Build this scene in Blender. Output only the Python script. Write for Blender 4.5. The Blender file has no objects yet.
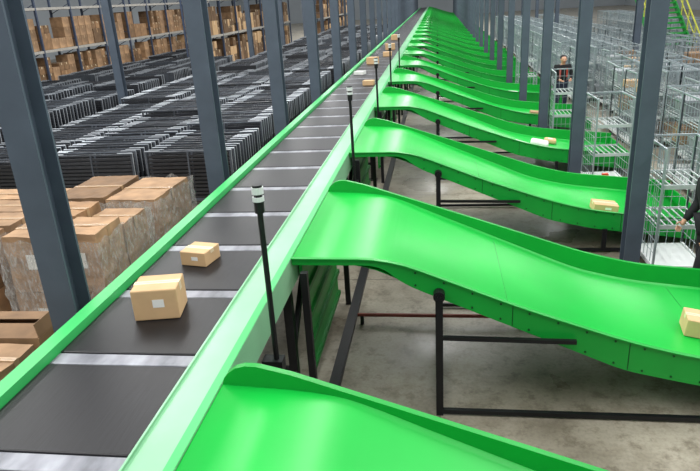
import bpy, bmesh, math, random
from mathutils import Matrix, Vector, noise
random.seed(7)
S = bpy.context.scene
COL = S.collection
S.view_settings.view_transform = 'Standard'
ORD = ['first','second','third','fourth','fifth','sixth','seventh','eighth','ninth','tenth','eleventh','twelfth','thirteenth','fourteenth','fifteenth','sixteenth','seventeenth','eighteenth','nineteenth','twentieth','twenty-first','twenty-second','twenty-third','twenty-fourth','twenty-fifth','twenty-sixth','twenty-seventh','twenty-eighth','twenty-ninth','thirtieth']

# ------------------------------------------------------------ materials
def lin(c):
    return tuple((v/12.92 if v <= .04045 else ((v+.055)/1.055)**2.4) for v in [x/255 for x in c])
def mat(name, rgb, rough=.5, metal=0.0, var=.12, scale=6.0, rnd=0.0, bump=0.0, stretch=None, rgb2=None, coat=0, spec=.5):
    m = bpy.data.materials.new(name); m.use_nodes = True
    nt = m.node_tree; N = nt.nodes; L = nt.links
    b = N['Principled BSDF']
    b.inputs['Roughness'].default_value = rough
    b.inputs['Metallic'].default_value = metal
    b.inputs['Specular IOR Level'].default_value = spec
    if coat:
        b.inputs['Coat Weight'].default_value = coat; b.inputs['Coat Roughness'].default_value = .15
    tc = N.new('ShaderNodeTexCoord'); mp = N.new('ShaderNodeMapping'); nz = N.new('ShaderNodeTexNoise')
    if stretch: mp.inputs['Scale'].default_value = stretch
    nz.inputs['Scale'].default_value = scale; nz.inputs['Detail'].default_value = 5
    L.new(tc.outputs['Object'], mp.inputs['Vector']); L.new(mp.outputs['Vector'], nz.inputs['Vector'])
    rp = N.new('ShaderNodeValToRGB')
    c = lin(rgb); d = lin(rgb2) if rgb2 else tuple(v*(1-var*1.6) for v in c)
    e = c if rgb2 else tuple(min(1, v*(1+var)) for v in c)
    rp.color_ramp.elements[0].position = .3; rp.color_ramp.elements[0].color = (*d, 1)
    rp.color_ramp.elements[1].position = .7; rp.color_ramp.elements[1].color = (*e, 1)
    L.new(nz.outputs['Fac'], rp.inputs['Fac'])
    out = rp.outputs['Color']
    if rnd:
        oi = N.new('ShaderNodeObjectInfo'); hs = N.new('ShaderNodeHueSaturation'); mr = N.new('ShaderNodeMapRange')
        mr.inputs['To Min'].default_value = 1-rnd; mr.inputs['To Max'].default_value = 1+rnd
        L.new(oi.outputs['Random'], mr.inputs['Value']); L.new(mr.outputs['Result'], hs.inputs['Value'])
        L.new(out, hs.inputs['Color']); out = hs.outputs['Color']
    L.new(out, b.inputs['Base Color'])
    if bump:
        bp = N.new('ShaderNodeBump'); bp.inputs['Strength'].default_value = bump; bp.inputs['Distance'].default_value = .02
        L.new(nz.outputs['Fac'], bp.inputs['Height']); L.new(bp.outputs['Normal'], b.inputs['Normal'])
    return m
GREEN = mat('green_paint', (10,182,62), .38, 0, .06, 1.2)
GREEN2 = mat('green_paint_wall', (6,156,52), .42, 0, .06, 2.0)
GREEND = mat('green_paint_dark', (4,128,42), .5, 0, .1, 3.0)
RAIL = mat('green_rail_sheen', (134,196,150), .32, 0, .12, 1.2)  # right rail: pale highlight of reflected lamps mixed into the base green
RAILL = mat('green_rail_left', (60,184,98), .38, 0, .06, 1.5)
BOLT = mat('bolt_dark', (14,80,36), .4, .4, .1)
BLACK = mat('black_steel', (20,21,24), .45, .2, .2)
COLM = mat('column_grey', (76,87,100), .5, .1, .1, 3.0)
BELT = mat('belt_rubber', (24,24,27), .42, 0, .35, 14, 0.25, 0.05, (14,.35,1), spec=.35)
JOINT = mat('joint_plate', (158,160,168), .4, .2, .35, 4, stretch=(1.2,.6,1), rgb2=(74,76,82), rnd=.12)
SILVER = mat('silver_wire', (158,170,174), .35, .3, .08)
SILV2 = mat('silver_tube', (164,170,176), .3, .3, .12, rnd=.35)
BLKPL = mat('black_plastic', (34,36,41), .4, 0, .25, 8, .5)
GREYPL = mat('dark_grey_metal', (70,75,82), .4, .2, .2, 8, .5)
WHITE = mat('white_plate', (216,221,219), .45, 0, .04)
SHELF = mat('shelf_grey_white', (186,194,194), .45, .1, .06)
CARD = mat('cardboard', (158,126,94), .8, 0, .2, 4, .24, .25)
CARDD = mat('cardboard_dark', (132,102,72), .8, 0, .2, 4, .4, .25)
CARDL = mat('cardboard_light', (208,172,128), .75, 0, .06, 5, .08)
CARDI = mat('cardboard_inside', (120,86,56), .85, 0, .1, 5)
TAPE = mat('packing_tape', (172,142,108), .3, 0, .05)
TAPEW = mat('tape_light', (226,206,170), .3, 0, .05)
PAPER = mat('paper_label', (235,234,228), .6, 0, .04)
INK = mat('print_ink', (70,56,46), .7, 0, .05)
TOTE = mat('tote_grey', (150,156,160), .5, 0, .1, 4, .3)
PALLET = mat('pallet_wood', (156,124,84), .8, 0, .2, 8)
POLY = mat('poly_mailer', (226,226,222), .4, 0, .06, 9, .1, .3)
POLYG = mat('poly_mailer_grey', (150,152,150), .4, 0, .08, 9, .1, .3)
RED = mat('red_orange', (214,74,40), .45, 0, .1)
RUST = mat('conduit_red_brown', (138,58,44), .5, 0, .15)
POSTM = mat('rack_post_blue', (66,78,100), .5, .1, .1)
BEAM = mat('rack_beam_light', (176,172,164), .5, .1, .1)
WALLM = mat('wall_paint', (172,178,182), .8, 0, .05, .3)
RUBBER = mat('castor_rubber', (40,40,42), .6)
SKIN = mat('skin', (206,156,128), .55, 0, .05)
HAIR = mat('hair_black', (20,17,16), .6)
CLOTHB = mat('cloth_black', (24,25,29), .85, 0, .25, 14)
CLOTHN = mat('cloth_navy', (36,42,62), .85, 0, .2, 14)
CLOTHR = mat('cloth_red', (180,66,50), .8, 0, .1, 14)
SHOE = mat('shoe', (30,30,32), .5)
YEL = mat('rail_yellow', (196,196,70), .5)

def floor_mat():
    m = bpy.data.materials.new('concrete_floor'); m.use_nodes = True
    nt = m.node_tree; N = nt.nodes; L = nt.links; b = N['Principled BSDF']
    tc = N.new('ShaderNodeTexCoord')
    def nz(s, d=6, dist=0, rough=.5):
        n = N.new('ShaderNodeTexNoise'); n.inputs['Scale'].default_value = s; n.inputs['Detail'].default_value = d
        n.inputs['Distortion'].default_value = dist; n.inputs['Roughness'].default_value = rough
        L.new(tc.outputs['Object'], n.inputs['Vector']); return n
    def mul(a, c, f):
        mx = N.new('ShaderNodeMix'); mx.data_type = 'RGBA'; mx.blend_type = 'MULTIPLY'; mx.inputs[0].default_value = f
        L.new(a, mx.inputs[6]); L.new(c, mx.inputs[7]); return mx.outputs[2]
    a = nz(.7, 8); c = nz(5, 10, 0, .72); e = nz(30, 5); g = nz(2.0, 12, 0, .75)
    def ramp(src, p0, c0, p1, c1):
        r = N.new('ShaderNodeValToRGB')
        r.color_ramp.elements[0].position = p0; r.color_ramp.elements[0].color = (*c0, 1)
        r.color_ramp.elements[1].position = p1; r.color_ramp.elements[1].color = (*c1, 1)
        L.new(src, r.inputs['Fac']); return r.outputs['Color']
    col = ramp(a.outputs['Fac'], .36, lin((122,115,101)), .64, lin((168,161,144)))
    col = mul(col, ramp(c.outputs['Fac'], .38, (.38,.34,.29), .49, (1,1,1)), .6)
    col = mul(col, ramp(g.outputs['Fac'], .40, (.5,.46,.40), .52, (1,1,1)), .45)
    col = mul(col, ramp(e.outputs['Fac'], .35, (.72,.72,.72), .55, (1,1,1)), .5)
    bk = N.new('ShaderNodeTexBrick'); bk.offset = 0
    bk.inputs['Color1'].default_value = (1,1,1,1); bk.inputs['Color2'].default_value = (.88,.88,.88,1)
    bk.inputs['Mortar'].default_value = (.3,.29,.27,1); bk.inputs['Scale'].default_value = 1
    bk.inputs['Mortar Size'].default_value = .012; bk.inputs['Brick Width'].default_value = 3.84; bk.inputs['Row Height'].default_value = 3.84
    L.new(tc.outputs['Object'], bk.inputs['Vector'])
    L.new(mul(col, bk.outputs['Color'], .8), b.inputs['Base Color'])
    mr = N.new('ShaderNodeMapRange'); mr.inputs['From Min'].default_value=.35; mr.inputs['From Max'].default_value=.65
    mr.inputs['To Min'].default_value = .26; mr.inputs['To Max'].default_value = .55
    L.new(a.outputs['Fac'], mr.inputs['Value']); L.new(mr.outputs['Result'], b.inputs['Roughness'])
    return m
FLOORM = floor_mat()

def film_mat():
    m = bpy.data.materials.new('stretch_film'); m.use_nodes = True
    nt = m.node_tree; N = nt.nodes; L = nt.links
    for n in list(N): N.remove(n)
    out = N.new('ShaderNodeOutputMaterial'); mx = N.new('ShaderNodeMixShader'); tr = N.new('ShaderNodeBsdfTransparent')
    tr.inputs[0].default_value = (.95,.95,.95,1)
    pb = N.new('ShaderNodeBsdfPrincipled'); pb.inputs['Base Color'].default_value = (.60,.60,.58,1); pb.inputs['Roughness'].default_value = .08
    tc = N.new('ShaderNodeTexCoord'); mp = N.new('ShaderNodeMapping'); mp.inputs['Scale'].default_value = (6,6,2.0); mp.inputs['Rotation'].default_value = (.7,.5,0)
    nz = N.new('ShaderNodeTexNoise'); nz.inputs['Scale'].default_value = 3.4; nz.inputs['Detail'].default_value = 6; nz.inputs['Distortion'].default_value = 1.6
    L.new(tc.outputs['Object'], mp.inputs['Vector']); L.new(mp.outputs['Vector'], nz.inputs['Vector'])
    rp = N.new('ShaderNodeMapRange'); rp.inputs['From Min'].default_value = .42; rp.inputs['From Max'].default_value = .68
    rp.inputs['To Min'].default_value = .16; rp.inputs['To Max'].default_value = .52
    L.new(nz.outputs['Fac'], rp.inputs['Value']); L.new(rp.outputs['Result'], mx.inputs['Fac'])
    L.new(tr.outputs[0], mx.inputs[1]); L.new(pb.outputs[0], mx.inputs[2]); L.new(mx.outputs[0], out.inputs['Surface'])
    bp = N.new('ShaderNodeBump'); bp.inputs['Strength'].default_value = 1.0; L.new(nz.outputs['Fac'], bp.inputs['Height']); L.new(bp.outputs['Normal'], pb.inputs['Normal'])
    return m
FILM = film_mat()

# ------------------------------------------------------------ mesh helpers
class MB:
    def __init__(s): s.v = []; s.f = []; s.mi = []
    def hexa(s, c, mi=0):       # 8 corners: bottom 4 ccw, top 4 ccw
        n = len(s.v); s.v += [tuple(p) for p in c]
        for q in ((3,2,1,0),(4,5,6,7),(0,1,5,4),(1,2,6,5),(2,3,7,6),(3,0,4,7)):
            s.f.append(tuple(n+i for i in q)); s.mi.append(mi)
        return s
    def box(s, x0, x1, y0, y1, z0, z1, mi=0, M=None):
        c = [(x0,y0,z0),(x1,y0,z0),(x1,y1,z0),(x0,y1,z0),(x0,y0,z1),(x1,y0,z1),(x1,y1,z1),(x0,y1,z1)]
        if M is not None: c = [tuple(M @ Vector(p)) for p in c]
        return s.hexa(c, mi)
    def bar(s, a, b, w, h=None, mi=0):
        a = Vector(a); b = Vector(b); h = h or w; d = (b-a).normalized()
        up = Vector((0,0,1)) if abs(d.z) < .95 else Vector((0,1,0))
        u = d.cross(up).normalized()*w/2; v = u.cross(d).normalized()*h/2
        return s.hexa([a-u-v, a+u-v, b+u-v, b-u-v, a-u+v, a+u+v, b+u+v, b-u+v], mi)
    def tube(s, a, b, r, r2=None, n=12, mi=0):
        a = Vector(a); b = Vector(b); r2 = r if r2 is None else r2; d = (b-a).normalized()
        up = Vector((0,0,1)) if abs(d.z) < .95 else Vector((0,1,0))
        u = d.cross(up).normalized(); v = u.cross(d)
        k = len(s.v)
        for i in range(n):
            t = 2*math.pi*i/n; o = u*math.cos(t)+v*math.sin(t)
            s.v.append(tuple(a+o*r)); s.v.append(tuple(b+o*r2))
        for i in range(n):
            j = (i+1) % n; s.f.append((k+2*i, k+2*i+1, k+2*j+1, k+2*j)); s.mi.append(mi)
        s.f.append(tuple(k+2*i for i in range(n))); s.mi.append(mi)
        s.f.append(tuple(k+2*i+1 for i in reversed(range(n)))); s.mi.append(mi)
        return s
    def build(s, name, m, parent=None, bevel=0, smooth=False, fix=True):
        me = bpy.data.meshes.new(name); me.from_pydata(s.v, [], s.f)
        ms = m if isinstance(m, (list, tuple)) else [m]
        for q in ms: me.materials.append(q)
        me.polygons.foreach_set('material_index', s.mi)
        if fix:
            bm = bmesh.new(); bm.from_mesh(me); bmesh.ops.recalc_face_normals(bm, faces=bm.faces)
            bm.to_mesh(me); bm.free()
        if smooth:
            me.polygons.foreach_set('use_smooth', [True]*len(me.polygons))
        o = bpy.data.objects.new(name, me); COL.objects.link(o)
        if parent: o.parent = parent
        if bevel:
            bv = o.modifiers.new('Bevel', 'BEVEL'); bv.width = bevel; bv.segments = 2; bv.limit_method = 'ANGLE'
        return o
def tag(o, label, cat, group=None, kind=None):
    o['label'] = label; o['category'] = cat
    if group: o['group'] = group
    if kind: o['kind'] = kind
    return o
def empty(name, loc=(0,0,0), rz=0):
    o = bpy.data.objects.new(name, None); COL.objects.link(o); o.location = loc; o.rotation_euler = (0,0,rz); o.empty_display_size = .1
    return o
def dup(root, loc=None, rz=None, label=None, group=None):
    r = root.copy(); COL.objects.link(r)
    if loc is not None: r.location = loc
    if rz is not None: r.rotation_euler = (0,0,rz)
    if label: r['label'] = label
    if group: r['group'] = group
    for ch in list(root.children):
        c = ch.copy(); COL.objects.link(c); c.parent = r
        for g in list(ch.children):
            d = g.copy(); COL.objects.link(d); d.parent = c
    return r
def struct(name, mb, m):
    o = mb.build(name, m); o['kind'] = 'structure'; return o

# ------------------------------------------------------------ setting
struct('floor', MB().box(-34,30,-6,112,-.2,0), FLOORM)
struct('wall_far', MB().box(-34,30,112,112.3,0,9), WALLM)
struct('wall_left', MB().box(-34.3,-34,-6,112,0,9), WALLM)
struct('wall_right', MB().box(30,30.3,-6,112,0,9), WALLM)

P = 3.84
# ------------------------------------------------------------ columns (H-section)
def column_mesh(w=.24, h=9.0):
    mb = MB(); t = .022; a = w/2
    mb.box(-a,a,-a,-a+t,0.02,h); mb.box(-a,a,a-t,a,0.02,h); mb.box(-.01,.01,-a+t,a-t,0.02,h)
    return mb
def column(loc, w):
    c = empty('steel_column', loc)
    column_mesh(w).build('shaft', COLM, c)
    MB().box(-w*.8,w*.8,-w*.8,w*.8,0,.02).build('base_plate', COLM, c)
    return c
c0 = column((-3.06, 4.3, 0), .24)
tag(c0, 'grey steel column left of the conveyor, first from the camera', 'column', 'columns left of the conveyor')
for k in range(1, 27):
    dup(c0, (-3.06, 4.3+P*k, 0), label='grey steel column left of the conveyor, %s from the camera' % ORD[k])
c1 = column((2.52, 8.05, 0), .20)
tag(c1, 'grey steel column at the lower ends of the chutes, first from the camera', 'column', 'columns beside the chutes')
for k in range(1, 26):
    dup(c1, (2.55, 8.05+P*k, 0), label='grey steel column at the lower ends of the chutes, %s from the camera' % ORD[k])
for i in range(9):
    dup(c0, (-10.2, 19.5+2*P*i, 0), label='grey steel column among the rows of black folded trolleys, %s from the camera' % ORD[i], group='columns among the trolleys')
for i in range(10):
    dup(c1, (6.75, 15.7+2*P*i, 0), label='grey steel column between rows of wire roll cages, %s from the camera' % ORD[i], group='columns among the roll cages')

# ------------------------------------------------------------ sorter
YA, YB = -1.5, 108.0
sc = tag(empty('sorting_conveyor', (-2.04, 0, 0)), 'long conveyor with green side rails and black legs running into the distance', 'conveyor')
def px(mb): 
    mb.v = [(x+2.04, y, z) for x, y, z in mb.v]; return mb
def railbox(x0, x1, lip):
    mb = MB(); mb.box(x0, x1, YA, YB, 1.26, 1.53)
    mb.box(lip, lip+.012, YA, YB, 1.53, 1.55)
    return px(mb)
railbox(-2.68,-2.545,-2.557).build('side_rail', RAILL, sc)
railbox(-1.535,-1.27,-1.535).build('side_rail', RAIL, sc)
px(MB().box(-1.325,-1.272,YA,YB,1.531,1.537)).build('edge_strip', RAILL, sc)
px(MB().box(-2.54,-1.54,YA,YB,1.2,1.24)).build('underpan', BLACK, sc)
for k in range(-1, 27):
    y0 = 4.84+P*k
    for x in (-2.62, -1.36):
        px(MB().box(x-.04,x+.04,y0+.05,y0+.13,0,1.26).box(x-.09,x+.09,y0,y0+.18,0,.02)).build('leg', BLACK, sc)
    px(MB().bar((-2.58,y0+.09,.35),(-1.40,y0+.09,.35),.05)).build('cross_brace', BLACK, sc)
    px(MB().bar((-1.36,y0+.13,.55),(-1.36,y0+1.0,1.25),.05)).build('diagonal_brace', BLACK, sc)
    mb = MB(); mb.box(-1.25,-1.22,y0+.18,y0+1.93,.22,1.42)
    for z in (.24,.52,.80,1.08): mb.box(-1.22,-1.19,y0+.18,y0+1.93,z,z+.05,1)
    px(mb).build('skirt_panel', [GREEN2, GREEND], sc)
    px(MB().box(-1.52,-1.48,y0-1.8,y0-.05,.95,1.22)).build('drive_cover', BLACK, sc)

cp = .96
car = empty('belt_carrier', (-2.04, 0, 1.44))
MB().box(-.497,.497,-.41,.41,-.03,.055).build('belt', BELT, car, bevel=.012)
MB().box(-.495,.495,.415,.545,-.02,.052).build('joint_plate', JOINT, car, bevel=.01)
tag(car, 'black rubber belt carrier with grey joint plate on the conveyor', 'conveyor belt', 'belt carriers along the conveyor')
ny = 3.27-.48-cp*4
for i in range(112):
    y = ny+cp*i
    if i == 0: car.location.y = y
    else: dup(car, (-2.04, y, 1.44))

tag(MB().box(-1.09,-.98,.5,104,0,.05).build('cable_tray', BLACK), 'dark cable tray on the floor beside the conveyor legs', 'cable tray')

# ------------------------------------------------------------ chutes
def ip(tab, x):
    if x <= tab[0][0]: return tab[0][1]
    for (a, b), (c, d) in zip(tab, tab[1:]):
        if x <= c: return b+(d-b)*(x-a)/(c-a)
    return tab[-1][1]
XE = 3.85
def rounded(tab, r):
    """replace every inner corner by a short quadratic arc"""
    out = [tab[0]]
    for (p, q, s) in zip(tab, tab[1:], tab[2:]):
        ra = min(r, (q[0]-p[0])*.45); rb = min(r, (s[0]-q[0])*.45)
        A = (q[0]-ra, ip(tab, q[0]-ra)); B = (q[0]+rb, ip(tab, q[0]+rb))
        for k in range(5):
            t = k/4; out.append(((1-t)**2*A[0]+2*t*(1-t)*q[0]+t*t*B[0], (1-t)**2*A[1]+2*t*(1-t)*q[1]+t*t*B[1]))
    out.append(tab[-1]); return out
RIMF = [(-1.265,1.535),(-1.25,1.575),(-1.22,1.61),(-1.18,1.64),(-1.12,1.657),(-1.05,1.655),(-.85,1.605)]+rounded([(-.85,1.605),(.69,1.08),(1.62,.755),(2.2,.61),(XE,.44)],.22)[1:]
RIMN = rounded([(-1.265,1.54),(-.42,1.53),(.69,1.08),(1.62,.755),(2.2,.61),(XE,.44)],.26)
BOT = rounded([(-1.265,1.47),(-.50,1.465),(-.30,1.29),(1.58,.475),(2.2,.34),(XE,.13)],.14)
BED = rounded([(-1.265,1.53),(-.62,1.49),(-.24,1.305),(1.58,.52),(2.2,.38),(XE,.18)],.24)
def samples(*tabs):
    xs = set()
    for t in tabs: xs |= {round(a, 3) for a, b in t}
    xs = sorted(xs); out = [xs[0]]
    for x in xs[1:]:
        if x-out[-1] > .012: out.append(x)
    out[-1] = xs[-1]
    return out
def wall(top, bot, y0, y1, flip=1):
    mb = MB(); xs = samples(top, bot)
    for a, b in zip(xs, xs[1:]):
        ta, tb, ba, bb = ip(top,a), ip(top,b), ip(bot,a), ip(bot,b)
        mb.hexa([(a,y0,ba),(b,y0,bb),(b,y1,bb),(a,y1,ba),(a,y0,ta),(b,y0,tb),(b,y1,tb),(a,y1,ta)])
        yo = y0-.022 if flip > 0 else y1
        mb.hexa([(a,yo,ta-.01),(b,yo,tb-.01),(b,yo+.022,tb-.01),(a,yo+.022,ta-.01),(a,yo,ta),(b,yo,tb),(b,yo+.022,tb),(a,yo+.022,ta)])
    x = -.2
    yy = y0 if flip > 0 else y1
    while x < XE-.05:
        for z in (ip(bot,x)+.035, ip(top,x)-.04):
            mb.tube((x,yy-.007,z),(x,yy+.007,z),.010,n=6,mi=1)
        x += .24
    for xs_ in (.62,1.60,2.55):       # panel joints
        mb.box(xs_-.003,xs_+.003,yy-.003,yy+.003,ip(bot,xs_)+.01,ip(top,xs_)-.02,1)
    return mb
W = 1.99
ch = empty('sorting_chute', (0,0,0))
bed = MB(); xs = samples(BED)
sec = [(.02,.03),(.05,0),(W-.05,0),(W-.02,.03)]
n = len(sec)
for a in xs:
    f = max(0, min(1, (a+.7)/.4))
    for (y, dz) in sec: bed.v.append((a, y, ip(BED,a)+dz*f))
    for (y, dz) in sec: bed.v.append((a, y, ip(BED,a)-.03))
for i in range(len(xs)-1):
    p = i*2*n; q = p+2*n
    for j in range(n-1):
        bed.f.append((p+j,q+j,q+j+1,p+j+1)); bed.mi.append(0)
        bed.f.append((p+n+j,p+n+j+1,q+n+j+1,q+n+j)); bed.mi.append(0)
for p in (0,(len(xs)-1)*2*n):
    for j in range(n-1):
        bed.f.append((p+j,p+j+1,p+n+j+1,p+n+j)); bed.mi.append(0)
for xx in (.62,2.55):
    z = ip(BED,xx); bed.box(xx-.002,xx+.002,.05,W-.05,z-.002,z+.0015,1)
bo = bed.build('slide_bed', [GREEN, GREEND], ch, smooth=True)
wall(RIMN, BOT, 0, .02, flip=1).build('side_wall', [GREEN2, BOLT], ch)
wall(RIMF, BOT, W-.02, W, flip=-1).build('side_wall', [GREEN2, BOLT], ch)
MB().box(XE-.02,XE,.02,W-.02,.12,.36).build('end_plate', GREEN2, ch)
for y, s in ((-.05,-1),(W+.05,1)):
    mb = MB(); mb.box(-.032,.032,y-.025,y+.025,.0,1.10 if s>0 else 1.2)
    if s < 0:
        mb.tube((0,y-.04,1.21),(0,y+.045,1.21),.05,n=16); mb.tube((0,y-.05,1.21),(0,y+.04,1.21),.016,n=8)
        for q in range(4):
            t = q*math.pi/2+.78; mb.tube((.034*math.cos(t),y-.05,1.21+.034*math.sin(t)),(.034*math.cos(t),y-.03,1.21+.034*math.sin(t)),.007,n=6)
    mb.build('support_leg', BLACK, ch)
    MB().box(.032,XE-.6,y-.02,y+.02,.02,.06).build('floor_bar', BLACK, ch)
    MB().bar((.032,y,.80),(1.15,y,.78),.035).build('horizontal_bar', BLACK, ch)
    MB().box(2.3,2.36,y-.02,y+.02,.06,.35).build('end_leg', BLACK, ch)
    MB().box(-1.165,-1.105,y+.08*s-.03,y+.08*s+.03,0,1.46).build('upper_leg', BLACK, ch)
MB().bar((0,-.01,.08),(0,W+.01,.08),.05).build('cross_bar', BLACK, ch)
tag(ch, '', 'chute', 'green chutes along the conveyor')
for i in range(27):
    k = i-1; lab = 'green sheet-metal chute sloping down from the conveyor, %s from the camera' % ORD[i]
    if i == 0: ch.location = (0, 4.84+P*k, 0); ch['label'] = lab
    else: dup(ch, (0, 4.84+P*k, 0), label=lab)

fc = empty('floor_conduit', (0,6.45,0))
MB().tube((-.95,0,.12),(2.75,0,.12),.022).build('pipe', RUST, fc)
for x in (-.9,.9,2.7): MB().box(x-.02,x+.02,-.02,.02,0,.12).build('bracket', BLACK, fc)
tag(fc, 'thin red-brown pipe running low above the floor under the second chute', 'pipe')

# ------------------------------------------------------------ sensor poles
sp = empty('sensor_pole', (-1.17,3.78,0))
MB().tube((0,0,1.15),(0,0,2.34),.02).build('pole', BLACK, sp, smooth=False)
MB().box(-.10,.05,-.05,.05,1.10,1.2).build('bracket', BLACK, sp)
mb = MB().tube((0,0,2.32),(0,0,2.40),.034,mi=1).tube((0,0,2.40),(0,0,2.43),.04,mi=0).tube((0,0,2.43),(0,0,2.45),.03,mi=1).tube((0,0,2.45),(0,0,2.495),.04,mi=0).tube((0,0,2.495),(0,0,2.51),.034,mi=1)
mb.build('sensor_head', [WHITE, BLACK], sp)
tag(sp, 'black pole with white banded sensor head, nearest on the right rail', 'sensor pole', 'sensor poles on the right rail')
for i, y in enumerate((8.4, 12.3, 16.1, 19.95)):
    dup(sp, (-1.17,y,0), label='black pole with white banded sensor head, %s from the camera on the right rail' % ORD[i+1])

# ------------------------------------------------------------ cartons
def carton(w, d, h, name='carton', m=CARD, tp=TAPE, full=True, lab=True, flaps=False, dent=0):
    if flaps:
        mb = MB(); t=.006
        mb.box(-w/2,w/2,-d/2,d/2,0,h*.72,1); mb.box(-w/2,w/2,-d/2,-d/2+t,h*.72,h); mb.box(-w/2,w/2,d/2-t,d/2,h*.72,h)
        mb.box(-w/2,-w/2+t,-d/2+t,d/2-t,h*.72,h); mb.box(w/2-t,w/2,-d/2+t,d/2-t,h*.72,h)
        mb.box(-w/2-.0,w/2,-d/2-.0005,-d/2,0,h*.72); mb.box(w/2,w/2+.0005,-d/2,d/2,0,h*.72)
        o = mb.build(name, [m, CARDI])
        for (ax, s) in (('x',-1),('x',1),('y',-1),('y',1)):
            f = MB()
            if ax=='x': f.hexa([(s*w/2,-d/2+.01,h-.002),(s*(w/2-.03),-d/2+.03,h+.12),(s*(w/2-.03),d/2-.03,h+.12),(s*w/2,d/2-.01,h-.002),(s*w/2-s*.006,-d/2+.01,h-.002),(s*(w/2-.036),-d/2+.03,h+.12),(s*(w/2-.036),d/2-.03,h+.12),(s*w/2-s*.006,d/2-.01,h-.002)])
            else: f.hexa([(-w/2+.01,s*d/2,h-.002),(w/2-.01,s*d/2,h-.002),(w/2-.03,s*(d/2-d*.42),h+.03),(-w/2+.03,s*(d/2-d*.42),h+.03),(-w/2+.01,s*d/2,h+.004),(w/2-.01,s*d/2,h+.004),(w/2-.03,s*(d/2-d*.42),h+.036),(-w/2+.03,s*(d/2-d*.42),h+.036)])
            f.build('flap', m, o)
        return o
    if dent:
        N_=7; bm = bmesh.new(); bmesh.ops.create_cube(bm, size=1)
        bmesh.ops.subdivide_edges(bm, edges=bm.edges[:], cuts=N_, use_grid_fill=True)
        sd = random.random()*50
        for v in bm.verts:
            c = v.co.copy(); p = Vector((c.x*w, c.y*d, (c.z+.5)*h))
            q = noise.noise_vector(p*4+Vector((sd,sd,0)))
            edge = sum(abs(abs(a)-.5)<1e-4 for a in c)
            k = dent*(.6 if edge>=2 else 1)
            p.x -= abs(q.x)*k*(1 if c.x>0 else -1)*abs(c.x*2); p.y -= abs(q.y)*k*(1 if c.y>0 else -1)*abs(c.y*2)
            if c.z>.49: p.z -= abs(q.z)*k
            v.co = p
        me = bpy.data.meshes.new(name); bm.to_mesh(me); bm.free(); me.materials.append(m)
        o = bpy.data.objects.new(name, me); COL.objects.link(o)
    else:
        o = MB().box(-w/2,w/2,-d/2,d/2,0,h).build(name, m, bevel=min(.012, w*.03))
    if full:
        t = MB(); tw = .028
        t.box(-w/2-.001,w/2+.001,-tw,tw,h-dent*.4,h+.0015); t.box(-w/2-.0015,-w/2,-tw,tw,h*.72,h); t.box(w/2,w/2+.0015,-tw,tw,h*.72,h)
        t.box(-w/2+.005,w/2-.005,-.0015,.0015,h+.0015,h+.002,1)
        t.build('packing_tape', [tp, INK], o)
        if lab:
            MB().box(-w*.05,w*.2,-d/2-.0015,-d/2,h*.42,h*.68).build('shipping_label', PAPER, o)
    return o
b = carton(.33,.28,.24,m=CARDL,tp=TAPEW); b.location = (-2.06,3.93,1.496); b.rotation_euler.z = .18
tag(b, 'light brown taped carton on the belt, nearest the camera', 'carton')
b = carton(.25,.25,.13,m=CARDL,tp=TAPEW); b.location = (-2.10,4.88,1.496); b.rotation_euler.z = -.2
tag(b, 'flat light brown carton on the belt just behind the nearest carton', 'carton')
far = [(-1.75,16.2,.28,.2,.12,CARDL,'small tan carton far along the belt'),(-2.15,21.5,.35,.3,.22,CARDL,'tan carton on the belt beside the far sensor poles'),(-1.95,27,.4,.3,.25,CARDL,'carton on the belt in the far distance'),(-2.25,18.6,.3,.24,.1,POLY,'small white box on the belt past the third sensor pole'),(-1.85,24.1,.32,.3,.16,CARDL,'pale carton on the far belt between two tan cartons'),(-2.1,33,.4,.35,.25,CARDL,'carton on the most distant visible stretch of belt')]
for x,y,w,d,h,m,l in far:
    b = carton(w,d,h,'carton',m=m,full=False); b.location = (x,y,1.496); b.rotation_euler.z = random.uniform(-.4,.4); tag(b, l, 'carton')

def on_chute(o, x, y, dz=.0):
    s = (ip(BED,x+.1)-ip(BED,x-.1))/.2
    o.location = (x, y, ip(BED,x)+dz+.006); o.rotation_euler = (0, -math.atan(s), random.uniform(-.2,.2)); return o
tag(on_chute(carton(.31,.28,.18,m=CARDL,tp=TAPEW),2.52,5.75), 'tan carton resting low on the second green chute', 'carton')
tag(on_chute(carton(.36,.28,.13,m=CARDL,tp=TAPEW),2.5,9.45), 'tan carton resting near the lower end of the third chute', 'carton')
def packet(w, d, h, m=POLY, tp=PAPER):
    o = MB().box(-w/2,w/2,-d/2,d/2,0,h).build('parcel', m, bevel=h*.35)
    MB().box(-w*.2,w*.15,-d*.25,d*.2,h,h+.0015).build('shipping_label', tp, o); return o
for (x,y,w,d,h,m,l) in [(1.72,13.1,.36,.32,.10,POLY,'white flat packet on the fourth chute, uppermost of its group'),(2.25,12.95,.28,.28,.12,POLYG,'grey thick packet on the fourth chute among white packets'),(2.15,13.6,.38,.32,.12,POLY,'white thick packet in the middle of the fourth chute group'),(2.45,14.05,.26,.22,.10,CARDL,'tan flat packet by the far wall of the fourth chute')]:
    tag(on_chute(packet(w,d,h,m),x,y,.004), l, 'parcel')
tag(on_chute(carton(.34,.28,.16,full=False,m=CARD),2.6,17.2), 'brown carton near the end of the fifth chute', 'carton')
tag(on_chute(packet(.34,.28,.10),2.45,21.2), 'pale flat packet lying on the sixth chute', 'parcel')

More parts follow.
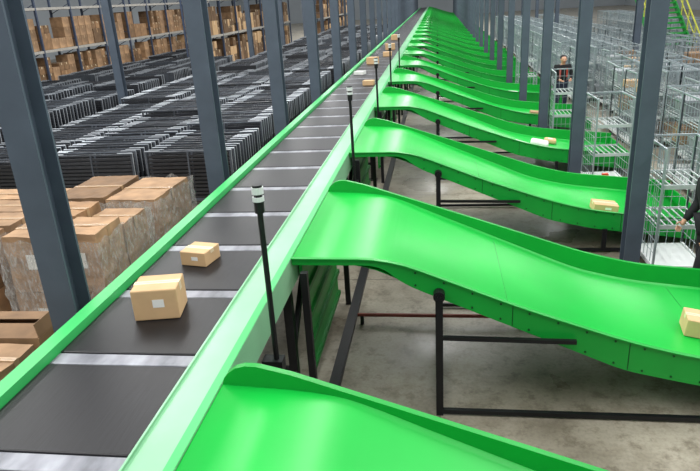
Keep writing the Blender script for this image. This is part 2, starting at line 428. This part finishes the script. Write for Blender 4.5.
# ------------------------------------------------------------ pallets with cartons on the left
def pallet(x0,x1,y0,y1,label):
    o = empty('pallet', ((x0+x1)/2,(y0+y1)/2,0)); w=x1-x0; d=y1-y0
    mb = MB()
    for i in range(7):
        c = -w/2+ (i+.5)*w/7; mb.box(c-w/17,c+w/17,-d/2,d/2,.11,.13)
    mb.build('deck_boards', PALLET, o)
    for yy in (-d/2+.05,0,d/2-.05): MB().box(-w/2,w/2,yy-.045,yy+.045,0,.11).build('stringer', PALLET, o)
    return tag(o, label, 'pallet')
def stack(x0,x1,y0,y1,heights,splits,desc,jit=.03,openf=(),dtop=.07):
    z = .131; names = ['bottom','second','third','top']
    for li,h in enumerate(heights):
        nx,nyy = splits[li]; w=(x1-x0)/nx; d=(y1-y0)/nyy
        top = li == len(heights)-1
        ln = 'top' if top else names[li]
        for i in range(nx):
            for j in range(nyy):
                fl = top and (i,j) in openf
                hh = h-.005-(random.uniform(0,dtop) if top else 0)
                o = carton(w-.04,d-.04,hh, lab=(j==0), flaps=fl, m=random.choice((CARD,CARD,CARDD)), dent=.035 if top else .02)
                o.location = (x0+w*(i+.5)+random.uniform(-jit,jit)*.4, y0+d*(j+.5)+random.uniform(-jit,jit)*.4, z)
                o.rotation_euler.z = random.uniform(-.03,.03)
                side = ('right' if i==nx-1 else ('left' if i==0 else 'middle'))+' '+('front' if j==0 else 'rear')
                if nyy==1: side = side.split()[0]
                tag(o, ('open brown carton' if fl else 'brown carton')+', %s layer %s, %s' % (ln, side, desc), 'carton', 'cartons stacked on pallets')
        z += h
    return z
def film(x0,x1,y0,y1,z0,z1,label):
    mb = MB(); n=24; m=14; g=.035
    ring=[]
    for i in range(n): ring.append((x0-g+(x1-x0+2*g)*i/n, y0-g))
    for i in range(n): ring.append((x1+g, y0-g+(y1-y0+2*g)*i/n))
    for i in range(n): ring.append((x1+g-(x1-x0+2*g)*i/n, y1+g))
    for i in range(n): ring.append((x0-g, y1+g-(y1-y0+2*g)*i/n))
    R=len(ring); cx=(x0+x1)/2; cy=(y0+y1)/2
    for j in range(m+1):
        for i,(x,y) in enumerate(ring):
            q = 1+.035*noise.noise(Vector((x*8,y*8,j*.8)))
            mb.v.append((cx+(x-cx)*q, cy+(y-cy)*q, z0+(z1-z0)*j/m+(.09*noise.noise(Vector((x*6,y*6,3))) if j==m else 0)))
    for j in range(m):
        for i in range(R):
            k=(i+1)%R; mb.f.append((j*R+i,j*R+k,(j+1)*R+k,(j+1)*R+i)); mb.mi.append(0)
    return tag(mb.build('stretch_film', FILM, smooth=False, fix=False), label, 'plastic wrap')
pallet(-4.75,-3.55,5.68,6.95,'wooden pallet under the wrapped cartons beside the first left column')
z=stack(-4.72,-3.58,5.7,6.92,[.62,.70],[(2,1),(2,2)],'wrapped stack behind first left column',dtop=.12)
film(-4.72,-3.58,5.7,6.92,.14,z-.08,'clear stretch film around the stack behind the first left column')
pallet(-6.1,-4.92,5.6,6.8,'wooden pallet under the stack at the left picture edge')
stack(-6.07,-4.95,5.65,6.75,[.60,.68],[(2,2),(1,2)],'stack at left picture edge')
pallet(-5.15,-3.6,7.3,8.5,'wooden pallet under the wrapped cartons nearest the folded trolleys')
z=stack(-5.12,-3.63,7.33,8.47,[.62,.62],[(2,2),(2,1)],'wrapped stack nearest the trolleys')
film(-5.12,-3.63,7.33,8.47,.14,z-.08,'clear stretch film around the stack nearest the folded trolleys')
pallet(-6.9,-5.5,7.4,8.6,'wooden pallet under the plain stack between the trolleys and left edge')
stack(-6.87,-5.53,7.43,8.57,[.55,.5],[(2,2),(1,2)],'plain stack behind left edge stack')
pallet(-4.35,-3.33,3.65,4.75,'wooden pallet under the low stack nearest the camera')
stack(-4.33,-3.35,3.67,4.73,[.48,.46],[(1,2),(1,2)],'low stack nearest camera',openf=((0,1),),dtop=.02)

# ------------------------------------------------------------ folded black trolleys
tr = empty('folded_trolley', (0,0,0))
wq=.84; TH=1.08; LN=.07
mb = MB()
for s in (-1,1): mb.bar((s*wq,0,.1),(s*wq,LN,TH),.035)
mb.bar((-wq,.0,.14),(wq,.0,.14),.045); mb.bar((-wq,LN,TH-.01),(wq,LN,TH-.01),.024,.024)
mb.bar((0,0,.14),(0,LN,TH),.03)
mb.build('frame', GREYPL, tr)
mb = MB()
for j in range(12):
    z=.19+j*.072; y=.0+LN*(z-.1)/.98
    mb.bar((-wq+.03,y,z),(wq-.03,y,z),.016,.045)
mb.build('slatted_panel', [BLKPL], tr)
for s in (-1,1):
    mb = MB()
    mb.tube((s*(wq+.02),LN,TH+.01),(s*wq*.66,LN,TH+.01),.011,n=6)
    mb.tube((s*(wq+.02),LN,TH+.008),(s*(wq+.02),LN*.6,.66),.010,n=6)
    mb.build('handle_rail', SILV2, tr)
MB().box(wq+.033,wq+.036,-.01,.07,.40,.50).build('tag_plate', PAPER, tr)
for s in (-1,1): MB().tube((s*wq-.02,0,.05),(s*wq+.02,0,.05),.05,n=8).build('castor', RUBBER, tr)
tag(tr, 'black slatted folding trolley with silver handle, nested in a row left of conveyor', 'trolley', 'nested folding trolleys')
rows = [(-4.70,11.0),(-6.63,10.9),(-8.56,10.6),(-11.6,11.6),(-13.55,12.5),(-15.5,13.0),(-17.45,17)]
units = []
for ri,(x,y0) in enumerate(rows):
    y = y0; drift=0; cnt=0; blk=random.randint(7,14); hs=1
    ymax = 64 if ri<3 else (33 if ri<5 else 50)
    while y < ymax:
        cnt+=1
        if cnt>blk:
            cnt=0; blk=random.randint(9,18); drift=random.uniform(-.05,.05); y+=random.uniform(.10,.3); hs=random.uniform(.93,1.12)
        if not (23.2+ri*.3 < y < 24.1+ri*.3) and not (38 < y < 39) and not (ri==6 and y>22):
            units.append((x+drift+random.uniform(-.01,.01), y, hs))
        y += .175
def vis(u): 
    x,y,h=u; D=-.1412*x+.9236*y+.93; return (.99*x+.1292*y)/D > -.64
uv = sorted([u for u in units if vis(u)], key=lambda u: u[1]+abs(u[0])*.3)
first = True
for (x,y,h) in uv[:300]:
    if first: tr.location=(x,y,0); first=False
    else:
        q=dup(tr,(x,y,0),random.uniform(-.004,.004)); q.scale=(1,1,h*random.uniform(.985,1.015))
mb = MB()
for (x,y,h) in uv[300:]:
    h=h*1.07*random.uniform(.985,1.015); k=2 if random.random()<.6 else 0
    mb.hexa([(x-.82,y,.1),(x+.82,y,.1),(x+.82,y+.02,.1),(x-.82,y+.02,.1),(x-.82,y+.06,.99*h),(x+.82,y+.06,.99*h),(x+.82,y+.08,.99*h),(x-.82,y+.08,.99*h)], k)
    for s in (-1,1):
        mb.bar((x+s*.85,y+.08,1.0*h),(x+s*.56,y+.08,1.0*h),.022,mi=1)
        mb.bar((x+s*.86,y+.07,1.0*h),(x+s*.86,y+.05,.66),.02,mi=1)
tag(mb.build('distant_trolleys', [BLKPL, SILV2, GREYPL], fix=False), 'distant continuation of the rows of nested black folding trolleys', 'trolley', kind='stuff')

# ------------------------------------------------------------ storage racks
cA = carton(1.0,.86,.78,full=True,lab=True,m=CARDD); tag(cA,'brown carton on the shelves of the long storage rack at left','carton','cartons on the left storage rack')
cB = carton(.7,.62,.5,full=True,lab=False,m=CARD); tag(cB,'smaller brown carton on the shelves of the left storage rack','carton','small cartons on the left storage rack')
cC = carton(.9,.42,.38,full=True,lab=False,m=CARDD,tp=TAPEW); tag(cC,'narrow brown carton on the shelves of the left storage rack','carton','narrow cartons on the left storage rack')
usedA=[False,False,False]; SZ=[(1.0,.86,.78),(.7,.62,.5),(.9,.42,.38)]
FARC = MB(); placed=[0]
def place(proto, idx, loc, rz):
    if placed[0] >= 175 or loc[0] > -18:
        w,d,h = SZ[idx]; x,y,z = loc
        FARC.box(x-w/2,x+w/2,y-d/2,y+d/2,z,z+h,random.choice((0,0,1,2)))
        FARC.box(x-w/2-.002,x+w/2+.002,y-.03,y+.03,z+h*.7,z+h+.002,3)
        return
    placed[0]+=1
    if not usedA[idx]:
        usedA[idx]=True; proto.location=loc; proto.rotation_euler.z=rz; return proto
    return dup(proto,loc,rz)
def rack(x, y0, bays, bl, label):
    r = empty('storage_rack',(x,y0,0))
    for i in range(bays+1):
        for s in (-.56,.56):
            MB().box(s-.05,s+.05,i*bl-.05,i*bl+.05,0,6.2).build('upright', POSTM, r)
        mb=MB()
        for j in range(5): mb.bar((-.56,i*bl,.4+j*1.1),(.56,i*bl,.4+j*1.1+(.5 if j%2 else -.2)),.03)
        mb.build('frame_brace', POSTM, r)
    for i in range(bays):
        for z in (.12,2.0,4.0):
            for s in (-.58,.58):
                MB().box(s-.025,s+.025,i*bl+.05,(i+1)*bl-.05,z-.09,z+.03).build('beam', BEAM, r)
            MB().box(-.55,.55,i*bl+.05,(i+1)*bl-.05,z,z+.03).build('shelf_deck', BEAM, r)
    tag(r,label,'storage rack')
    for i in range(bays):
        for z in (.155,2.035):
            yy = y0+i*bl+.10; end=y0+(i+1)*bl-.10
            while True:
                rest=end-yy; q=random.random()
                if rest>=.90 and q<.30:
                    place(cA,0,(x,yy+.44,z),random.uniform(-.01,.01))
                    q2=random.random()
                    if q2<.45: place(cA,0,(x,yy+.44,z+.785),random.uniform(-.02,.02))
                    elif q2<.85: place(cC,2,(x+.02,yy+.22,z+.785),0); place(cC,2,(x+.02,yy+.67,z+.785),0)
                    yy+=.90
                elif rest>=.64 and q<.70:
                    for k in range(random.choice((1,2,3,3))): place(cB,1,(x+.12,yy+.32,z+.503*k),random.uniform(-.02,.02))
                    yy+=.65
                elif rest>=.43:
                    for k in range(random.choice((2,3,4,4))): place(cC,2,(x+.02,yy+.22,z+.383*k),random.uniform(-.02,.02))
                    yy+=.45
                else: break
rack(-19.8,23.5,10,3.1,'long blue storage rack of cartons along the left side')
rack(-13.4,35,7,3.1,'shorter storage rack of cartons far away beyond the folded trolleys')
rack(-11.0,60,6,3.1,'most distant storage rack of cartons left of the conveyor')
tag(FARC.build('distant_cartons',[CARDD,CARD,CARDL,TAPEW],fix=False),'brown cartons filling the distant bays of the storage racks','carton',kind='stuff')

# ------------------------------------------------------------ roll cages on the right
def cage_parts(lite=False):
    out=[]; w=.31; d=.40; h=1.70
    b=MB().box(-w,w,-d,d,.15,.18); 
    for s in (-1,1): b.box(s*w-.015,s*w+.015,-d,d,.14,.2)
    out.append(('base',WHITE,b))
    def panel(fix, vert):
        mb=MB()
        A=lambda t,z: (fix,t,z) if vert else (t,fix,z)
        L=d if vert else w
        mb.bar(A(-L,.18),A(-L,h),.026); mb.bar(A(L,.18),A(L,h),.026); mb.bar(A(-L,h),A(L,h),.026)
        n=6 if not lite else 4
        for i in range(1,n): t=-L+2*L*i/n; mb.bar(A(t,.18),A(t,h),.007 if not lite else .012)
        m_=9 if not lite else 5
        for i in range(1,m_): z=.18+(h-.18)*i/m_; mb.bar(A(-L,z),A(L,z),.007 if not lite else .012)
        return mb
    out.append(('side_panel',SILVER,panel(-w,True))); out.append(('side_panel',SILVER,panel(w,True))); out.append(('back_panel',SILVER,panel(d,False)))
    for z in (.70,1.22):
        s=MB()
        for i in range(7): x=-w+.03+i*(2*w-.06)/6; s.box(x-.008,x+.008,-d+.01,d-.02,z,z+.012)
        s.box(-w+.015,w-.015,-d+.01,-d+.03,z-.02,z+.035).box(-w+.015,w-.015,d-.04,d-.02,z-.01,z+.02)
        out.append(('shelf',SHELF,s))
    for sx in (-1,1):
        for sy in (-1,1):
            c=MB().tube((sx*(w-.06)-.018,sy*(d-.08),.055),(sx*(w-.06)+.018,sy*(d-.08),.055),.055,n=10)
            c.box(sx*(w-.06)-.025,sx*(w-.06)+.025,sy*(d-.08)-.03,sy*(d-.08)+.03,.1,.15,1)
            out.append(('castor',[RUBBER,SILVER],c))
    return out
cg=empty('roll_cage',(0,0,0))
for n_,m,mb in cage_parts(): mb.build(n_,m,cg)
lite=MB()
for n_,m,mb in cage_parts(True):
    k=len(lite.v); lite.v+=mb.v; lite.f+=[tuple(i+k for i in f) for f in mb.f]
    lite.mi+=([2]*len(mb.f) if n_=='castor' else [1 if m in (WHITE,SHELF) else 0]*len(mb.f))
lc=lite.build('roll_cage',[SILVER,SHELF,RUBBER])
GA='silver wire roll cage'
specs=[(3.02,8.12,.0,'beside the first column at the chute ends'),(3.08,11.85,.03,'beside the second column at the chute ends'),(3.05,15.72,-.03,'beside the third column at the chute ends'),(3.1,23.15,0,'beside the fifth column at the chute ends'),(4.40,8.9,.03,'at the right picture edge beside the person'),(4.40,9.85,-.03,'second in the right-hand row behind the person')]
for i,(x,y,rz,l) in enumerate(specs):
    lab=GA+' '+l
    if i==0: cg.location=(x,y,0); cg.rotation_euler.z=rz; tag(cg,lab,'roll cage')
    else: dup(cg,(x,y,0),rz,lab)
cart_spots=[(4.40,8.9,.03),(4.40,9.85,-.03)]
RC='silver wire roll cages parked in rows'
tag(lc,'silver wire roll cage parked in the distant rows right of the chutes','roll cage','distant roll cages at right')
lf=True
for xi,x in enumerate((4.62,5.32,6.02,7.50,8.2,8.9,11.9,12.6)):
    y=(11.4 if x<6.5 else 10.6)+ (xi%2)*.2
    if x>11: y=17
    while y<(50 if x<8.5 or x>11 else 25):
        if random.random()<.93 and not (8<x<9 and 26<y<38) and not (x<5 and 17.5<y<21):
            jx=random.uniform(-.02,.02); rz=random.uniform(-.03,.03)+(math.pi if xi%2 else 0)
            if y<22: 
                dup(cg,(x+jx,y,0),rz,'silver wire roll cage parked in the rows to the right of the chutes',RC)
                if random.random()<.85: cart_spots.append((x+jx,y,rz))
            elif lf: lc.location=(x+jx,y,0); lf=False
            else: dup(lc,(x+jx,y,0),rz)
        y+=.90+random.choice((0,0,0,.1,.5))
def tote():
    mb=MB(); mb.hexa([(-.18,-.26,0),(.18,-.26,0),(.18,.26,0),(-.18,.26,0),(-.21,-.29,.26),(.21,-.29,.26),(.21,.29,.26),(-.21,.29,.26)])
    mb.box(-.23,.23,-.31,.31,.25,.285)
    o=mb.build('tote',TOTE)
    MB().box(-.215,.215,-.295,.295,.286,.30).build('lid',TOTE,o); return o
pr=[carton(.40,.46,.30,m=CARD),carton(.32,.34,.16,m=CARDL,tp=TAPEW,lab=False),tote()]
meta=[('brown carton inside a parked wire roll cage at right','carton','cartons in the roll cages'),('pale small carton inside a parked wire roll cage at right','carton','small pale cartons in the roll cages'),('grey lidded tote inside a parked wire roll cage at right','tote','grey totes in the roll cages')]
used=[False]*3; ncc=[0]
def place_cc(k,loc,rz):
    if k<2:
        if ncc[0]>=78: return
        ncc[0]+=1
    if not used[k]:
        used[k]=True; pr[k].location=loc; pr[k].rotation_euler.z=rz; tag(pr[k],*meta[k]); return pr[k]
    return dup(pr[k],loc,rz)
cart_spots.sort(key=lambda c:c[1])
for (x,y,rz) in cart_spots:
    for z in (.183,.715,1.235):
        if random.random()<.6:
            k=random.choice((0,0,1,2,2)); place_cc(k,(x,y-.02,z),rz)

tag(MB().tube((0,0,0),(0,0,.03),.12,n=16).tube((0,0,.03),(0,0,.40),.04,.035,n=16).box(-.05,.05,-.035,.035,.40,.48).build('floor_bollard',RED),'short red-orange bollard standing beside the third green chute end','bollard').location=(2.9,11.05,0)

# ------------------------------------------------------------ staircase
st=empty('metal_staircase',(9.9,28,0)); n=18
for i in range(n):
    MB().box(-.75,.75,i*.3,i*.3+.27,.2*i+.14,.2*i+.2).build('tread',GREEN2,st)
for s in (-.78,.78):
    MB().bar((s,-.1,.02),(s,n*.3,.2*n+.0),.05,.28).build('stringer',GREEND,st)
    mb=MB(); 
    for i in range(0,n,3): mb.bar((s,i*.3+.1,.2*i+.1),(s,i*.3+.1,.2*i+1.1),.035)
    mb.bar((s,0,1.1),(s,n*.3,.2*n+1.1),.045); mb.bar((s,0,.65),(s,n*.3,.2*n+.65),.03)
    mb.build('handrail',YEL,st)
tag(st,'green metal staircase with yellow handrails rising at the far right','staircase')

# ------------------------------------------------------------ people
def skin(name, chains, m, parent=None, sub=2):
    verts=[]; rad=[]; edges=[]; roots=[]; names={}
    for c in chains:
        prev = names.get(c.get('from'))
        if prev is None: roots.append(len(verts))
        for p in c['p']:
            verts.append(p[:3]); rad.append(p[3])
            i=len(verts)-1
            if prev is not None: edges.append((prev,i))
            prev=i
        if c.get('name'): names[c['name']]=prev
        for nm,idx in c.get('mark',{}).items(): names[nm]=len(verts)-len(c['p'])+idx
    me=bpy.data.meshes.new(name); me.from_pydata(verts,edges,[]); o=bpy.data.objects.new(name,me); COL.objects.link(o)
    me.materials.append(m)
    sk=o.modifiers.new('Skin','SKIN'); sk.use_smooth_shade=True
    if not me.skin_vertices:
        bm=bmesh.new(); bm.from_mesh(me); bm.verts.layers.skin.verify(); bm.to_mesh(me); bm.free()
    d=me.skin_vertices[0].data
    for i,r in enumerate(rad):
        d[i].radius=(r,r)
        d[i].use_root = i in roots
    ss=o.modifiers.new('Subsurf','SUBSURF'); ss.levels=sub; ss.render_levels=sub
    if parent: o.parent=parent
    return o
def person(loc, rz, J, top_m, trouser_m, label, vest=None):
    r=empty('person',loc,rz)
    V=Vector
    sh=[V(J['shL']),V(J['shR'])]; el=[V(J['elL']),V(J['elR'])]; wr=[V(J['wrL']),V(J['wrR'])]
    hp=[V((-.095,0,.9)),V((.095,0,.9))]; kn=[V(J['knL']),V(J['knR'])]; an=[V(J['anL']),V(J['anR'])]
    ns=V(J['neck']); hd=V(J['head'])
    ch=[{'p':[(0,0,.93,.12)],'name':'pel'},
        {'from':'pel','p':[(0,.0,1.1,.115),(ns.x*.6,ns.y*.6,1.28,.13),(ns.x,ns.y,1.43,.075)],'mark':{'chest':1},'name':'nk'},
        {'from':'nk','p':[(ns.x*.6+hd.x*.4,ns.y*.6+hd.y*.4,1.50,.052),(hd.x,hd.y+.01,hd.z-.07,.066),(hd.x,hd.y-.01,hd.z,.092),(hd.x,hd.y-.012,hd.z+.065,.075)],'mark':{'face':1}},
        {'from':'face','p':[(hd.x,hd.y+.085,hd.z-.045,.016)]}]
    for i in (0,1):
        ch.append({'from':'chest','p':[(*sh[i],.058),(*(el[i]),.042),(*(wr[i]),.028)],'name':'w%d'%i})
        dirv=(wr[i]-el[i]).normalized(); pm=wr[i]+dirv*.07
        ch.append({'from':'w%d'%i,'p':[(*pm,.033)]})
        s=-1 if i==0 else 1; side=V((0,1,0)) if abs(dirv.y)<.8 else V((1,0,0))
        side=(side-dirv*side.dot(dirv)).normalized(); curl=V((-s,0,0))
        for f in range(4):
            b0=pm+side*(.03-.02*f)+dirv*.015; ln=(.07,.08,.075,.06)[f]
            ch.append({'p':[(*b0,.0095),(*(b0+dirv*ln*.55),.0085),(*(b0+dirv*ln*.95+curl*.02),.007)]})
        b0=wr[i]+dirv*.03+side*.02
        ch.append({'p':[(*b0,.012),(*(b0+side*.03+dirv*.03),.010),(*(b0+side*.04+dirv*.06),.008)]})
        ch.append({'from':'pel','p':[(*hp[i],.085),(*kn[i],.058),(*an[i],.04),(an[i].x,an[i].y+.13,.035,.032)]})
    skin('body',ch,SKIN,r)
    c=[{'p':[(0,0,.9,.15)],'name':'a'},{'from':'a','p':[(0,0,1.1,.145),(ns.x*.6,ns.y*.6,1.29,.155),(ns.x,ns.y,1.435,.085)],'mark':{'chest':1}}]
    for i in (0,1):
        c.append({'from':'chest','p':[(*sh[i],.082),(*el[i],.062),(*(wr[i]+(wr[i]-el[i])*.02),.045)]})
    skin('jacket',c,top_m,r)
    c=[{'p':[(0,0,.95,.135)],'name':'a'}]
    for i in (0,1): c.append({'from':'a','p':[(*hp[i],.108),(*kn[i],.078),(an[i].x,an[i].y,an[i].z+.02,.062)]})
    skin('trousers',c,trouser_m,r)
    for i in (0,1):
        skin('shoe',[{'p':[(an[i].x,an[i].y-.04,.05,.048),(an[i].x,an[i].y+.06,.045,.048),(an[i].x,an[i].y+.17,.035,.038)]}],SHOE,r)
    skin('hair',[{'p':[(hd.x,hd.y-.06,hd.z-.045,.075),(hd.x,hd.y-.045,hd.z+.03,.105),(hd.x,hd.y-.015,hd.z+.08,.10)]}],HAIR,r)
    for s in (-1,1):
        skin('ear',[{'p':[(hd.x+s*.085,hd.y,hd.z-.045,.012),(hd.x+s*.092,hd.y-.01,hd.z-.01,.016)]}],SKIN,r,1)
        MB().tube((hd.x+s*.032,hd.y+.070,hd.z-.015),(hd.x+s*.032,hd.y+.084,hd.z-.015),.011,.005,n=8).build('eye',HAIR,r)
    MB().box(hd.x-.025,hd.x+.025,hd.y+.06,hd.y+.078,hd.z-.094,hd.z-.086).build('mouth',CLOTHR,r)
    if vest:
        for s in (-1,1): MB().box(s*.10-.022,s*.10+.022,.115,.15,1.10,1.36).build('vest_strip',vest,r,bevel=.008)
    return tag(r,label,'person')
J1=dict(shL=(-.2,.02,1.40),shR=(.2,.02,1.40),elL=(-.27,.06,1.13),elR=(.27,.06,1.13),wrL=(-.16,.30,1.06),wrR=(.16,.30,1.06),knL=(-.11,.03,.5),knR=(.11,.03,.5),anL=(-.12,-.02,.09),anR=(.12,-.02,.09),neck=(0,.03,1.43),head=(0,.08,1.62))
person((3.60,19.3,0),math.pi+.15,J1,CLOTHB,CLOTHN,'person in black jacket with red chest strips standing among the roll cages',vest=CLOTHR)
J2=dict(shL=(-.2,.05,1.39),shR=(.2,.05,1.39),elL=(-.25,.0,1.11),elR=(.26,.02,1.11),wrL=(-.24,.16,.88),wrR=(.25,.18,.89),knL=(-.11,.14,.5),knR=(.11,-.0,.5),anL=(-.12,.20,.09),anR=(.12,-.16,.09),neck=(0,.07,1.42),head=(0,.13,1.6))
person((3.15,7.27,0),math.pi/2+.2,J2,CLOTHB,CLOTHB,'person in black clothes at the right picture edge near the second chute')

# ------------------------------------------------------------ lights, world, camera
w=bpy.data.worlds.new('World'); S.world=w; w.use_nodes=True
w.node_tree.nodes['Background'].inputs[0].default_value=(.92,.96,1,1); w.node_tree.nodes['Background'].inputs[1].default_value=.54
for x in (-13,-6.5,0.2,7.5):
    for y in (6,34,66):
        l=bpy.data.lights.new('ceiling_strip','AREA'); l.shape='RECTANGLE'; l.size=.7; l.size_y=24; l.energy={-13:1400,-6.5:1250,0.2:1130,7.5:1200}[x]; l.color=(1,.99,.97)
        o=bpy.data.objects.new('ceiling_strip',l); COL.objects.link(o); o.location=(x,y+4,8.2)
cam=bpy.data.cameras.new('camera'); co=bpy.data.objects.new('camera',cam); COL.objects.link(co)
cam.sensor_width=36; cam.lens=622/700*36; cam.clip_end=300
Y=Vector((87,243,-622)).normalized(); D=Vector((100,-1628,-622)).normalized(); Z=-D; X=Y.cross(Z).normalized(); Z=X.cross(Y).normalized()
R=Matrix((X,Y,Z))
co.matrix_world=Matrix.Translation((0,0,3.61)) @ R.to_4x4()
S.camera=co
